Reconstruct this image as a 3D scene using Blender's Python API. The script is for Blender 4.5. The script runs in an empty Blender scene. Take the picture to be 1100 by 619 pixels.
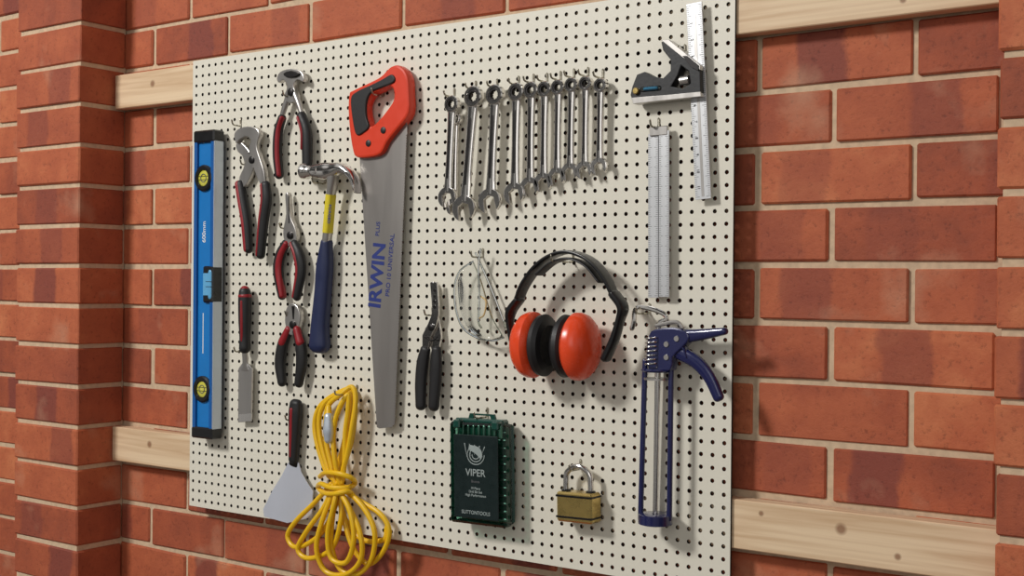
import bpy, math, random
from mathutils import Vector, Matrix
random.seed(7)
sc = bpy.context.scene
sc.view_settings.view_transform = 'Standard'
Z0 = 1.05            # height of pegboard bottom edge above floor (m)
# ------------------------------------------------------------------ camera
F = 1347.0
T = math.radians(35.8)
C = Vector((2.013, -1.68, Z0 + 0.451))
r0 = Vector((math.cos(T), math.sin(T), 0)); u0 = Vector((0, 0, 1)); f0 = Vector((-math.sin(T), math.cos(T), 0))
dl = 0.0018
fw = f0*math.cos(dl) - u0*math.sin(dl); u1 = u0*math.cos(dl) + f0*math.sin(dl)
ro = 0.009
rc = r0*math.cos(ro) + u1*math.sin(ro); uc = u1*math.cos(ro) - r0*math.sin(ro)
cam = bpy.data.cameras.new('camera'); co = bpy.data.objects.new('camera', cam); sc.collection.objects.link(co)
cam.sensor_width = 36; cam.lens = 36*F/1100; cam.clip_start = 0.05
co.matrix_world = Matrix(((rc.x, uc.x, -fw.x, C.x), (rc.y, uc.y, -fw.y, C.y), (rc.z, uc.z, -fw.z, C.z), (0, 0, 0, 1)))
sc.camera = co

def P(px, py, h=0.0):
    """survey: photo measurement -> point on the plane h metres in front of the board"""
    d = fw*F + rc*(px-550) - uc*(py-309.5)
    t = (-h - C.y)/d.y
    return C + d*t

# ------------------------------------------------------------------ materials
def nt(name):
    m = bpy.data.materials.new(name); m.use_nodes = True
    t = m.node_tree; b = t.nodes['Principled BSDF']
    return m, t, b
def lin(c):
    return tuple(((x/255.0)/12.92 if x/255.0 <= 0.04045 else ((x/255.0+0.055)/1.055)**2.4) for x in c)
def mat(name, rgb, rough=0.5, metal=0.0, var=0.12, bump=0.0, scale=60, stretch=None, coat=0.0, rvar=0.1):
    m, t, b = nt(name); N = t.nodes; Lk = t.links
    c = lin(rgb)
    tc = N.new('ShaderNodeTexCoord'); mp = N.new('ShaderNodeMapping'); no = N.new('ShaderNodeTexNoise')
    Lk.new(tc.outputs['Object'], mp.inputs[0]); Lk.new(mp.outputs[0], no.inputs['Vector'])
    if stretch: mp.inputs['Scale'].default_value = stretch
    no.inputs['Scale'].default_value = scale; no.inputs['Detail'].default_value = 4
    mx = N.new('ShaderNodeMix'); mx.data_type = 'RGBA'
    mx.inputs[6].default_value = (*[x*(1-var) for x in c], 1); mx.inputs[7].default_value = (*[min(1, x*(1+var)) for x in c], 1)
    Lk.new(no.outputs['Fac'], mx.inputs[0]); Lk.new(mx.outputs[2], b.inputs['Base Color'])
    mr = N.new('ShaderNodeMapRange'); mr.inputs[3].default_value = max(0.02, rough-rvar); mr.inputs[4].default_value = min(1, rough+rvar)
    Lk.new(no.outputs['Fac'], mr.inputs[0]); Lk.new(mr.outputs[0], b.inputs['Roughness'])
    b.inputs['Metallic'].default_value = metal
    b.inputs['Coat Weight'].default_value = coat
    if bump:
        bp = N.new('ShaderNodeBump'); bp.inputs['Strength'].default_value = bump; bp.inputs['Distance'].default_value = 0.001
        Lk.new(no.outputs['Fac'], bp.inputs['Height']); Lk.new(bp.outputs[0], b.inputs['Normal'])
    return m
M = {}
M['chrome'] = mat('chrome', (220, 216, 212), 0.14, 1.0, 0.06, 0, 40, rvar=.05)
M['steel'] = mat('brushed_steel', (190, 186, 182), 0.32, 0.9, 0.12, 0.05, 60, (1, 1, 0.08))
M['saw'] = mat('saw_steel', (160, 155, 151), 0.40, 0.85, 0.08, 0.03, 30, (1, 1, 0.1))
M['dark'] = mat('dark_steel', (52, 50, 50), 0.4, 0.9, 0.2)
M['tick'] = mat('graduation_print', (96, 96, 98), 0.5, 0.2, 0.1)
M['black'] = mat('black_rubber', (24, 23, 25), 0.5, 0, 0.2, 0.1, 300)
M['blackg'] = mat('black_plastic', (20, 20, 22), 0.3, 0, 0.2)
M['cast'] = mat('black_cast_enamel', (20, 20, 23), 0.5, 0, 0.2, 0.2, 200)
M['red'] = mat('red_rubber', (146, 22, 32), 0.42, 0, 0.12)
M['orange'] = mat('orange_plastic', (222, 62, 32), 0.38, 0, 0.06)
M['muff'] = mat('muff_orange_red', (232, 74, 34), 0.26, 0, 0.05)
M['blue'] = mat('level_blue', (22, 118, 192), 0.35, 0, 0.08)
M['blued'] = mat('level_blue_dark', (14, 90, 162), 0.35, 0, 0.08)
M['navy'] = mat('navy_rubber', (28, 38, 76), 0.45, 0, 0.12)
M['gunblue'] = mat('navy_enamel', (26, 30, 80), 0.25, 0.1, 0.1, coat=0.5)
M['yellow'] = mat('yellow_cord', (236, 188, 20), 0.4, 0, 0.06)
M['label_y'] = mat('label_yellow', (220, 200, 40), 0.5)
M['vial'] = mat('vial_yellow', (210, 204, 84), 0.15, 0, 0.05, coat=0.6)
M['white'] = mat('white_print', (225, 228, 228), 0.5)
M['silver'] = mat('machined_aluminium', (205, 214, 224), 0.42, 0.6, 0.06, 0, 40, (1, 1, .05))
M['rule'] = mat('satin_rule_steel', (205, 206, 208), 0.40, 0.6, 0.08, 0, 50, (1, 1, .1))
M['brass'] = mat('brass', (198, 172, 106), 0.28, 0.9, 0.12)
M['bluet'] = mat('blue_print', (34, 50, 122), 0.5)
M['vblue'] = mat('vial_blue', (100, 170, 214), 0.2, 0, .05)
M['zinc'] = mat('zinc_wire', (185, 180, 165), 0.3, 1.0)
M['green'] = mat('dark_green_plastic', (26, 70, 60), 0.18, 0, 0.15, coat=0.6)
M['trayg'] = mat('green_tray', (44, 96, 82), 0.3, 0, 0.15)
M['greenblack'] = mat('green_black_card', (20, 34, 34), 0.28, 0, 0.2)
M['print'] = mat('grey_print', (150, 160, 158), 0.5)
M['amber'] = mat('amber_lit_plastic', (206, 176, 122), 0.3)  # amber of the lit edges on clear plastic, put into the colour
M['scraper'] = mat('polished_blade', (216, 220, 232), 0.3, 0.45, 0.1, 0, 12)  # pale bluish base puts the blade's bright reflection into the colour
def clearmat(name, col, ior):
    m, t, b = nt(name)
    N = t.nodes; Lk = t.links
    tr = N.new('ShaderNodeBsdfTransparent'); tr.inputs[0].default_value = (*col, 1)
    gl = N.new('ShaderNodeBsdfGlossy'); gl.inputs['Roughness'].default_value = 0.08
    fr_ = N.new('ShaderNodeFresnel'); fr_.inputs[0].default_value = ior
    mxs = N.new('ShaderNodeMixShader'); Lk.new(fr_.outputs[0], mxs.inputs[0]); Lk.new(tr.outputs[0], mxs.inputs[1]); Lk.new(gl.outputs[0], mxs.inputs[2])
    Lk.new(mxs.outputs[0], N['Material Output'].inputs[0]); return m
M['clear'] = clearmat('clear_polycarbonate', (.965, .97, .965), 1.25)
M['rim'] = clearmat('clear_rim', (.68, .71, .68), 1.45)
M['gclear'] = clearmat('translucent_green', (.45, .72, .63), 1.45)

M['board'] = mat('cream_board_paint', (226, 221, 206), 0.45, 0, 0.02, 0.04, 200, rvar=0.05)
M['hardboard'] = mat('shade_dark_hardboard', (26, 18, 14), 0.8, 0, 0.2)  # brown hardboard taken near black, putting the holes' shade into the colour

def brick_mat():
    m, t, b = nt('fired_clay_brick'); N = t.nodes; Lk = t.links
    a1 = N.new('ShaderNodeAttribute'); a1.attribute_name = 'bloc'
    a2 = N.new('ShaderNodeAttribute'); a2.attribute_name = 'brnd'
    s1 = N.new('ShaderNodeSeparateColor'); s2 = N.new('ShaderNodeSeparateColor')
    Lk.new(a1.outputs['Color'], s1.inputs[0]); Lk.new(a2.outputs['Color'], s2.inputs[0])
    tc = N.new('ShaderNodeTexCoord')
    n1 = N.new('ShaderNodeTexNoise'); n1.inputs['Scale'].default_value = 16; n1.inputs['Detail'].default_value = 7; n1.inputs['Roughness'].default_value = .6
    Lk.new(tc.outputs['Object'], n1.inputs['Vector'])
    n2 = N.new('ShaderNodeTexNoise'); n2.inputs['Scale'].default_value = 120; n2.inputs['Detail'].default_value = 6; n2.inputs['Roughness'].default_value = .75
    Lk.new(tc.outputs['Object'], n2.inputs['Vector'])
    ad = N.new('ShaderNodeMath'); ad.operation = 'MULTIPLY_ADD'; ad.inputs[1].default_value = 0.5
    Lk.new(s2.outputs[0], ad.inputs[0])
    ml = N.new('ShaderNodeMath'); ml.operation = 'MULTIPLY_ADD'; ml.inputs[1].default_value = .95; ml.inputs[2].default_value = -.17
    Lk.new(n1.outputs['Fac'], ml.inputs[0]); Lk.new(ml.outputs[0], ad.inputs[2])
    rp = N.new('ShaderNodeValToRGB'); e = rp.color_ramp.elements
    e[0].position = 0.05; e[0].color = (*lin((132, 64, 44)), 1)
    e[1].position = 0.95; e[1].color = (*lin((204, 120, 78)), 1)
    x = e.new(.4); x.color = (*lin((166, 82, 52)), 1)
    x = e.new(.7); x.color = (*lin((186, 98, 62)), 1)
    Lk.new(ad.outputs[0], rp.inputs[0])
    sb = N.new('ShaderNodeMath'); sb.operation = 'SUBTRACT'; Lk.new(s1.outputs[0], sb.inputs[0]); Lk.new(s2.outputs[1], sb.inputs[1])
    nn = N.new('ShaderNodeMath'); nn.operation = 'MULTIPLY_ADD'; nn.inputs[1].default_value = .18; Lk.new(n1.outputs['Fac'], nn.inputs[0]); Lk.new(sb.outputs[0], nn.inputs[2])
    sub2 = N.new('ShaderNodeMath'); sub2.operation = 'SUBTRACT'; sub2.inputs[1].default_value = .09; Lk.new(nn.outputs[0], sub2.inputs[0])
    ab = N.new('ShaderNodeMath'); ab.operation = 'ABSOLUTE'; Lk.new(sub2.outputs[0], ab.inputs[0])
    mr = N.new('ShaderNodeMapRange'); mr.interpolation_type = 'SMOOTHSTEP'; mr.inputs[1].default_value = .19; mr.inputs[2].default_value = .14; mr.inputs[3].default_value = 0; mr.inputs[4].default_value = 1
    Lk.new(ab.outputs[0], mr.inputs[0])
    st = N.new('ShaderNodeMath'); st.operation = 'MULTIPLY'; Lk.new(mr.outputs[0], st.inputs[0]); Lk.new(s2.outputs[2], st.inputs[1])
    mx = N.new('ShaderNodeMix'); mx.data_type = 'RGBA'; Lk.new(st.outputs[0], mx.inputs[0]); Lk.new(rp.outputs[0], mx.inputs[6]); mx.inputs[7].default_value = (*lin((130, 62, 50)), 1)
    r2 = N.new('ShaderNodeValToRGB'); r2.color_ramp.elements[0].position = .34; r2.color_ramp.elements[0].color = (.45, .41, .41, 1); r2.color_ramp.elements[1].position = .45; r2.color_ramp.elements[1].color = (1, 1, 1, 1)
    Lk.new(n2.outputs['Fac'], r2.inputs[0])
    m3 = N.new('ShaderNodeMix'); m3.data_type = 'RGBA'; m3.blend_type = 'MULTIPLY'; m3.inputs[0].default_value = .6; Lk.new(mx.outputs[2], m3.inputs[6]); Lk.new(r2.outputs[0], m3.inputs[7])
    n3 = N.new('ShaderNodeTexNoise'); n3.inputs['Scale'].default_value = 9; n3.inputs['Detail'].default_value = 8; Lk.new(tc.outputs['Object'], n3.inputs['Vector'])
    r3 = N.new('ShaderNodeValToRGB'); r3.color_ramp.elements[0].position = .60; r3.color_ramp.elements[0].color = (0, 0, 0, 1); r3.color_ramp.elements[1].position = .78; r3.color_ramp.elements[1].color = (.5, .5, .5, 1)
    Lk.new(n3.outputs['Fac'], r3.inputs[0])
    m4 = N.new('ShaderNodeMix'); m4.data_type = 'RGBA'; Lk.new(r3.outputs[0], m4.inputs[0]); Lk.new(m3.outputs[2], m4.inputs[6]); m4.inputs[7].default_value = (*lin((200, 154, 124)), 1)
    Lk.new(m4.outputs[2], b.inputs['Base Color']); b.inputs['Roughness'].default_value = .7
    bp = N.new('ShaderNodeBump'); bp.inputs['Strength'].default_value = .75; bp.inputs['Distance'].default_value = .0024
    sm = N.new('ShaderNodeMath'); sm.operation = 'MULTIPLY_ADD'; sm.inputs[1].default_value = .7; Lk.new(n2.outputs['Fac'], sm.inputs[0]); Lk.new(n1.outputs['Fac'], sm.inputs[2]); Lk.new(sm.outputs[0], bp.inputs['Height']); Lk.new(bp.outputs[0], b.inputs['Normal'])
    return m
M['brick'] = brick_mat()
M['mortar'] = mat('mortar', (204, 178, 148), 0.9, 0, 0.3, 0.9, 90)
M['concrete'] = mat('concrete_floor', (120, 116, 110), 0.8, 0, 0.2, 0.3, 20)
def wood_mat():
    m, t, b = nt('pine_batten'); N = t.nodes; Lk = t.links
    tc = N.new('ShaderNodeTexCoord'); mp = N.new('ShaderNodeMapping'); mp.inputs['Scale'].default_value = (.7, 16, 16)
    Lk.new(tc.outputs['Object'], mp.inputs[0])
    n = N.new('ShaderNodeTexNoise'); n.inputs['Scale'].default_value = 5; n.inputs['Detail'].default_value = 6; n.inputs['Distortion'].default_value = .4
    Lk.new(mp.outputs[0], n.inputs['Vector'])
    rp = N.new('ShaderNodeValToRGB'); e = rp.color_ramp.elements
    e[0].position = .28; e[0].color = (*lin((200, 164, 126)), 1); e[1].position = .6; e[1].color = (*lin((230, 203, 168)), 1)
    Lk.new(n.outputs['Fac'], rp.inputs[0])
    # knots at fixed places along the board (local x, z)
    sp = N.new('ShaderNodeSeparateXYZ'); Lk.new(tc.outputs['Object'], sp.inputs[0])
    prev = rp.outputs[0]
    for kx, kz, kr in ((.70, .012, .010), (.78, -.016, .006), (-.80, .008, .009), (.58, .02, .005), (-.1, 0, .01)):
        cx = N.new('ShaderNodeCombineXYZ'); Lk.new(sp.outputs[0], cx.inputs[0]); Lk.new(sp.outputs[2], cx.inputs[1])
        d = N.new('ShaderNodeVectorMath'); d.operation = 'DISTANCE'; Lk.new(cx.outputs[0], d.inputs[0]); d.inputs[1].default_value = (kx, kz, 0)
        r_ = N.new('ShaderNodeMapRange'); r_.inputs[1].default_value = kr; r_.inputs[2].default_value = kr*.45; r_.inputs[3].default_value = 0; r_.inputs[4].default_value = .8
        Lk.new(d.outputs['Value'], r_.inputs[0])
        mk = N.new('ShaderNodeMix'); mk.data_type = 'RGBA'; Lk.new(r_.outputs[0], mk.inputs[0]); Lk.new(prev, mk.inputs[6]); mk.inputs[7].default_value = (*lin((132, 88, 58)), 1)
        prev = mk.outputs[2]
    Lk.new(prev, b.inputs['Base Color']); b.inputs['Roughness'].default_value = .6
    return m
M['wood'] = wood_mat()

# ------------------------------------------------------------------ builders
cur = None; curname = ''
def begin(name):
    global cur, curname
    cur = []; curname = name
def end():
    global cur
    lo = Vector((1e9,)*3); hi = Vector((-1e9,)*3)
    for o in cur:
        for v in o.data.vertices:
            for k in range(3):
                lo[k] = min(lo[k], v.co[k]); hi[k] = max(hi[k], v.co[k])
    e = bpy.data.objects.new(curname, None); e.empty_display_size = .03
    sc.collection.objects.link(e); e.location = (lo+hi)/2
    for o in cur:
        o.data.transform(Matrix.Translation(-e.location))
        o.parent = e
    cur = None
    return e
def mesh(name, vs, fs, mt, smooth=True, ang=35, recalc=True):
    me = bpy.data.meshes.new(name); me.from_pydata([tuple(v) for v in vs], [], fs)
    if recalc:
        import bmesh
        bm = bmesh.new(); bm.from_mesh(me); bmesh.ops.recalc_face_normals(bm, faces=bm.faces); bm.to_mesh(me); bm.free()
    me.materials.append(mt)
    return regmesh(name, me, smooth, ang)
def regmesh(name, me, smooth=True, ang=35):
    if smooth:
        me.polygons.foreach_set('use_smooth', [True]*len(me.polygons))
        me.set_sharp_from_angle(angle=math.radians(ang))
    o = bpy.data.objects.new(name, me); sc.collection.objects.link(o)
    if cur is not None: cur.append(o)
    return o
def cr(pts, n=6, cyc=False):
    out = []; K = len(pts)
    rng = range(K) if cyc else range(K-1)
    for i in rng:
        if cyc: p0, p1, p2, p3 = pts[(i-1) % K], pts[i], pts[(i+1) % K], pts[(i+2) % K]
        else:
            p1, p2 = pts[i], pts[i+1]
            p0 = pts[i-1] if i > 0 else tuple(2*a-b_ for a, b_ in zip(p1, p2))
            p3 = pts[i+2] if i+2 < K else tuple(2*b_-a for a, b_ in zip(p1, p2))
        for j in range(n):
            t = j/n
            out.append(tuple(0.5*((2*b_)+(-a+c)*t+(2*a-5*b_+4*c-d)*t*t+(-a+3*b_-3*c+d)*t**3) for a, b_, c, d in zip(p0, p1, p2, p3)))
    if not cyc: out.append(tuple(pts[-1]))
    return out
def sweepw(pts, mt, name='part', n=16, sub=6, e=2.0, rnd=True, cyc=False):
    """pts: (x,y,z,w,t) world; w half width in board plane, t half thickness"""
    s = cr(pts, sub, cyc) if sub > 1 else [tuple(p) for p in pts]
    K = len(s); rings = []
    def ring(c, S, Nn, w, t):
        r = []
        for k in range(n):
            a = 2*math.pi*k/n; ca, sa = math.cos(a), math.sin(a)
            r.append(c + S*(w*math.copysign(abs(ca)**(2/e), ca)) + Nn*(t*math.copysign(abs(sa)**(2/e), sa)))
        return r
    for i, q in enumerate(s):
        c = Vector(q[:3])
        a = Vector(s[(i+1) % K][:3]) if (cyc or i < K-1) else c
        b_ = Vector(s[i-1][:3]) if (cyc or i > 0) else c
        Tn = (a-b_).normalized()
        S = Tn.cross(Vector((0, -1, 0)))
        if S.length < 1e-3: S = Vector((1, 0, 0))
        S.normalize(); Nn = S.cross(Tn).normalized()
        w, t = max(q[3], 1e-4), max(q[4], 1e-4)
        if rnd and not cyc and i == 0:
            m_ = min(w, t)
            for k in (0.1, .35, .65, .9):
                f = math.sin(k*math.pi/2)
                rings.append(ring(c-Tn*m_*math.cos(k*math.pi/2), S, Nn, max(w-m_*(1-f), 1e-4), t*f))
        rings.append(ring(c, S, Nn, w, t))
        if rnd and not cyc and i == K-1:
            m_ = min(w, t)
            for k in (.9, .65, .35, .1):
                f = math.sin(k*math.pi/2)
                rings.append(ring(c+Tn*m_*math.cos(k*math.pi/2), S, Nn, max(w-m_*(1-f), 1e-4), t*f))
    vs = [v for r in rings for v in r]; fs = []
    R = len(rings)
    for i in range(R if cyc else R-1):
        for k in range(n):
            fs.append((i*n+k, i*n+(k+1) % n, ((i+1) % R)*n+(k+1) % n, ((i+1) % R)*n+k))
    if not cyc:
        fs.append(tuple(range(n))); fs.append(tuple((R-1)*n+k for k in range(n)))
    return mesh(name, vs, fs, mt)
def sweep(pts, mt, name='part', **k):
    return sweepw([(*P(p[0], p[1], p[2]), p[3], p[4]) for p in pts], mt, name, **k)
def tube(pts, r, mt, name='wire', sub=8, cyc=False, n=10):
    return sweepw([(*p, r, r) for p in pts], mt, name, n=n, sub=sub, cyc=cyc)
def tubep(pts, r, mt, name='wire', **k):
    return tube([P(*p) for p in pts], r, mt, name, **k)
def prism(outs, h0, h1, mt, name='plate', bev=0.0006, smooth_n=0):
    """outs: list of outlines (Vectors, x/z used). first outer then holes"""
    cu = bpy.data.curves.new(name, 'CURVE'); cu.dimensions = '2D'; cu.fill_mode = 'BOTH'
    for o in outs:
        q = [(p.x, p.z) for p in o]
        if smooth_n: q = cr(q, smooth_n, True)
        sp = cu.splines.new('POLY'); sp.points.add(len(q)-1)
        for i, p in enumerate(q): sp.points[i].co = (p[0], p[1], 0, 1)
        sp.use_cyclic_u = True
    cu.extrude = max((h1-h0)/2-bev, 1e-5); cu.bevel_depth = bev; cu.bevel_resolution = 1; cu.offset = -bev
    ob = bpy.data.objects.new('tmp', cu); sc.collection.objects.link(ob)
    bpy.context.view_layer.update()
    dg = bpy.context.evaluated_depsgraph_get()
    me = bpy.data.meshes.new_from_object(ob.evaluated_get(dg))
    me.transform(Matrix.Translation((0, -(h0+h1)/2, 0)) @ Matrix.Rotation(math.pi/2, 4, 'X'))
    bpy.data.objects.remove(ob); me.name = name
    me.materials.clear(); me.materials.append(mt)
    return regmesh(name, me, True, 40)
def pp(pts, h): return [P(x, y, h) for x, y in pts]
def lathe(c, axis, prof, mt, name='turned', ref=Vector((0, 0, 1)), s1=1, s2=1, n=32, cyc=False):
    ax = axis.normalized(); U = (ref - ax*ref.dot(ax)).normalized(); V = ax.cross(U)
    vs = []; fs = []
    for a, r in prof:
        for k in range(n):
            th = 2*math.pi*k/n
            vs.append(c+ax*a+U*(r*s1*math.cos(th))+V*(r*s2*math.sin(th)))
    R = len(prof)
    for i in range(R if cyc else R-1):
        for k in range(n):
            j = (i+1) % R
            fs.append((i*n+k, i*n+(k+1) % n, j*n+(k+1) % n, j*n+k))
    if not cyc:
        fs.append(tuple(range(n))); fs.append(tuple((R-1)*n+k for k in range(n)))
    return mesh(name, vs, fs, mt)
def cgeom(c, ax, hd, ch):
    vs = []; idx = {}
    for sx in (-1, 1):
        for sy in (-1, 1):
            for sz in (-1, 1):
                s = (sx, sy, sz)
                for k in range(3):
                    l = [s[i]*(hd[i]-(0 if i == k else ch)) for i in range(3)]
                    idx[(s, k)] = len(vs)
                    vs.append(c+ax[0]*l[0]+ax[1]*l[1]+ax[2]*l[2])
    fs = []
    for k in range(3):
        i, j = (k+1) % 3, (k+2) % 3
        for s in (-1, 1):
            q = []
            for a, b_ in ((-1, -1), (1, -1), (1, 1), (-1, 1)):
                t = [0, 0, 0]; t[k] = s; t[i] = a; t[j] = b_; q.append(idx[(tuple(t), k)])
            fs.append(tuple(q) if s > 0 else tuple(reversed(q)))
        for a in (-1, 1):
            for b_ in (-1, 1):
                t1 = [0, 0, 0]; t1[k] = 1; t1[i] = a; t1[j] = b_
                t2 = list(t1); t2[k] = -1; t1 = tuple(t1); t2 = tuple(t2)
                q = (idx[(t1, i)], idx[(t1, j)], idx[(t2, j)], idx[(t2, i)])
                fs.append(q if a*b_ > 0 else tuple(reversed(q)))
    for sx in (-1, 1):
        for sy in (-1, 1):
            for sz in (-1, 1):
                s = (sx, sy, sz); q = (idx[(s, 0)], idx[(s, 1)], idx[(s, 2)])
                fs.append(q if sx*sy*sz > 0 else tuple(reversed(q)))
    return vs, fs
def cbox(c, ax, hd, ch, mt, name='block'):
    vs, fs = cgeom(c, ax, hd, min(ch, min(hd)*.9)); return mesh(name, vs, fs, mt, smooth=False)
class Fr:
    def __init__(s, a, b):
        s.O = Vector((a.x, 0, a.z)); d = Vector((b.x-a.x, 0, b.z-a.z)); s.L = d.length; s.A = d.normalized(); s.B = Vector((-s.A.z, 0, s.A.x))
    def p(s, a, b, h=0.0):
        v = s.O+s.A*a+s.B*b; return Vector((v.x, -h, v.z))
    def box(s, a0, a1, b0, b1, h0, h1, mt, name='block', ch=.001):
        return cbox(s.p((a0+a1)/2, (b0+b1)/2, (h0+h1)/2), (s.A, s.B, Vector((0, -1, 0))), ((a1-a0)/2, (b1-b0)/2, (h1-h0)/2), ch, mt, name)
    def sw(s, pts, mt, name='part', **k):
        return sweepw([(*s.p(q[0], q[1], q[2]), q[3], q[4]) for q in pts], mt, name, **k)
def text(body, c, xd, size, mt, name='lettering', sx=1.0, bold=.012):
    cu = bpy.data.curves.new(name, 'FONT'); cu.body = body; cu.size = size; cu.align_x = 'CENTER'; cu.align_y = 'CENTER'; cu.extrude = .00015; cu.offset = size*bold
    ob = bpy.data.objects.new('tmp', cu); sc.collection.objects.link(ob); bpy.context.view_layer.update()
    me = bpy.data.meshes.new_from_object(ob.evaluated_get(bpy.context.evaluated_depsgraph_get()))
    X = xd.normalized(); Nn = Vector((0, -1, 0)); Y = Nn.cross(X)
    mm = Matrix(((X.x*sx, Y.x, Nn.x, c.x), (X.y*sx, Y.y, Nn.y, c.y), (X.z*sx, Y.z, Nn.z, c.z), (0, 0, 0, 1)))
    me.transform(mm); bpy.data.objects.remove(ob); me.name = name; me.materials.clear(); me.materials.append(mt)
    return regmesh(name, me, False)
def circ(c, r, n=28): return [Vector((c.x+r*math.cos(2*math.pi*k/n), 0, c.z+r*math.sin(2*math.pi*k/n))) for k in range(n)]
NY = Vector((0, -1, 0))

# ------------------------------------------------------------------ wall
WY = 0.035   # brick face
def brickset(name, boxes, mortar_boxes):
    V = []; Fc = []; bl = []; br = []; mi = []
    AX = (Vector((1, 0, 0)), Vector((0, 1, 0)), Vector((0, 0, 1)))
    for (x0, x1, y0, y1, z0, z1) in boxes:
        c = Vector(((x0+x1)/2, (y0+y1)/2, (z0+z1)/2)); hd = ((x1-x0)/2, (y1-y0)/2, (z1-z0)/2)
        g, f = cgeom(c, AX, hd, random.uniform(.0015, .0035)); o = len(V)
        R = (random.random(), random.uniform(.2, .8), random.choice([0, .1, .3, .55, .85]), 1)
        tl = random.uniform(-.0012, .0012)
        for v in g:
            v.z += (v.x-c.x)/max(hd[0], .01)*tl
            V.append(v); bl.append(((v.x-x0)/(x1-x0), (v.z-z0)/(z1-z0), (v.y-y0)/(y1-y0), 1)); br.append(R)
        for q in f: Fc.append(tuple(i+o for i in q)); mi.append(0)
    for (x0, x1, y0, y1, z0, z1) in mortar_boxes:
        c = Vector(((x0+x1)/2, (y0+y1)/2, (z0+z1)/2)); hd = ((x1-x0)/2, (y1-y0)/2, (z1-z0)/2)
        g, f = cgeom(c, AX, hd, .001); o = len(V)
        for v in g: V.append(v); bl.append((0, 0, 0, 1)); br.append((0, 0, 0, 1))
        for q in f: Fc.append(tuple(i+o for i in q)); mi.append(1)
    me = bpy.data.meshes.new(name); me.from_pydata([tuple(v) for v in V], [], Fc)
    me.materials.append(M['brick']); me.materials.append(M['mortar'])
    me.polygons.foreach_set('material_index', mi)
    for nm, dat in (('bloc', bl), ('brnd', br)):
        at = me.attributes.new(nm, 'FLOAT_COLOR', 'POINT'); at.data.foreach_set('color', [x for q in dat for x in q])
    o = bpy.data.objects.new(name, me); sc.collection.objects.link(o); return o
CH = .0850; J = .0095
zj = Z0+.400
k0 = int(zj//CH)
zb = zj-k0*CH
bx = []
for k in range(-1, 30):
    z0 = zb+k*CH+J/2; z1 = zb+(k+1)*CH-J/2
    if z0 < 0.005: z0 = .005
    par = (k-k0) % 2
    off = 1.4525 if par == 0 else 1.3368
    for i in range(-16, 6):
        x0 = off+i*.2315+J/2+random.uniform(-.002, .002); x1 = off+(i+1)*.2315-J/2+random.uniform(-.002, .002)
        bx.append((x0, x1, WY+random.uniform(-.001, .0025), WY+.1, z0+random.uniform(-.0013, .0013), z1+random.uniform(-.0013, .0013)))
brickset('wall_back', bx, [(-2.3, 2.8, WY+.0055, WY+.11, 0, zb+30*CH)])
def pier(xa, xb):
    b = []
    for k in range(-1, 30):
        z0 = max(zb+k*CH+J/2, .005)+random.uniform(-.001, .001); z1 = zb+(k+1)*CH-J/2
        j = random.uniform(-.002, .002)
        b.append((xa+j, xb+j, -.08+random.uniform(-.0015, .0015), WY-.001, z0, z1))
    return brickset('brick_pier', b, [(xa+.005, xb-.005, -.075, WY+.004, 0, zb+30*CH)])
pier(-.489, -.262); pier(1.594, 1.824)
fl = mesh('floor', [(-2.3, -4, 0), (2.8, -4, 0), (2.8, .15, 0), (-2.3, .15, 0), (-2.3, -4, -.05), (2.8, -4, -.05), (2.8, .15, -.05), (-2.3, .15, -.05)],
          [(0, 1, 2, 3), (7, 6, 5, 4), (0, 4, 5, 1), (1, 5, 6, 2), (2, 6, 7, 3), (3, 7, 4, 0)], M['concrete'], smooth=False)
AX3 = (Vector((1, 0, 0)), Vector((0, 1, 0)), Vector((0, 0, 1)))
for za, zc in ((.823, .895), (.068, .1405)):
    x0, x1 = -.259, 1.591
    v, f = cgeom(Vector((0, 0, 0)), AX3, ((x1-x0)/2, .0140, (zc-za)/2), .0015)
    o = mesh('timber_batten', v, f, M['wood'], smooth=False); o.location = ((x0+x1)/2, .0052+.0141, Z0+(za+zc)/2)

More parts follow.
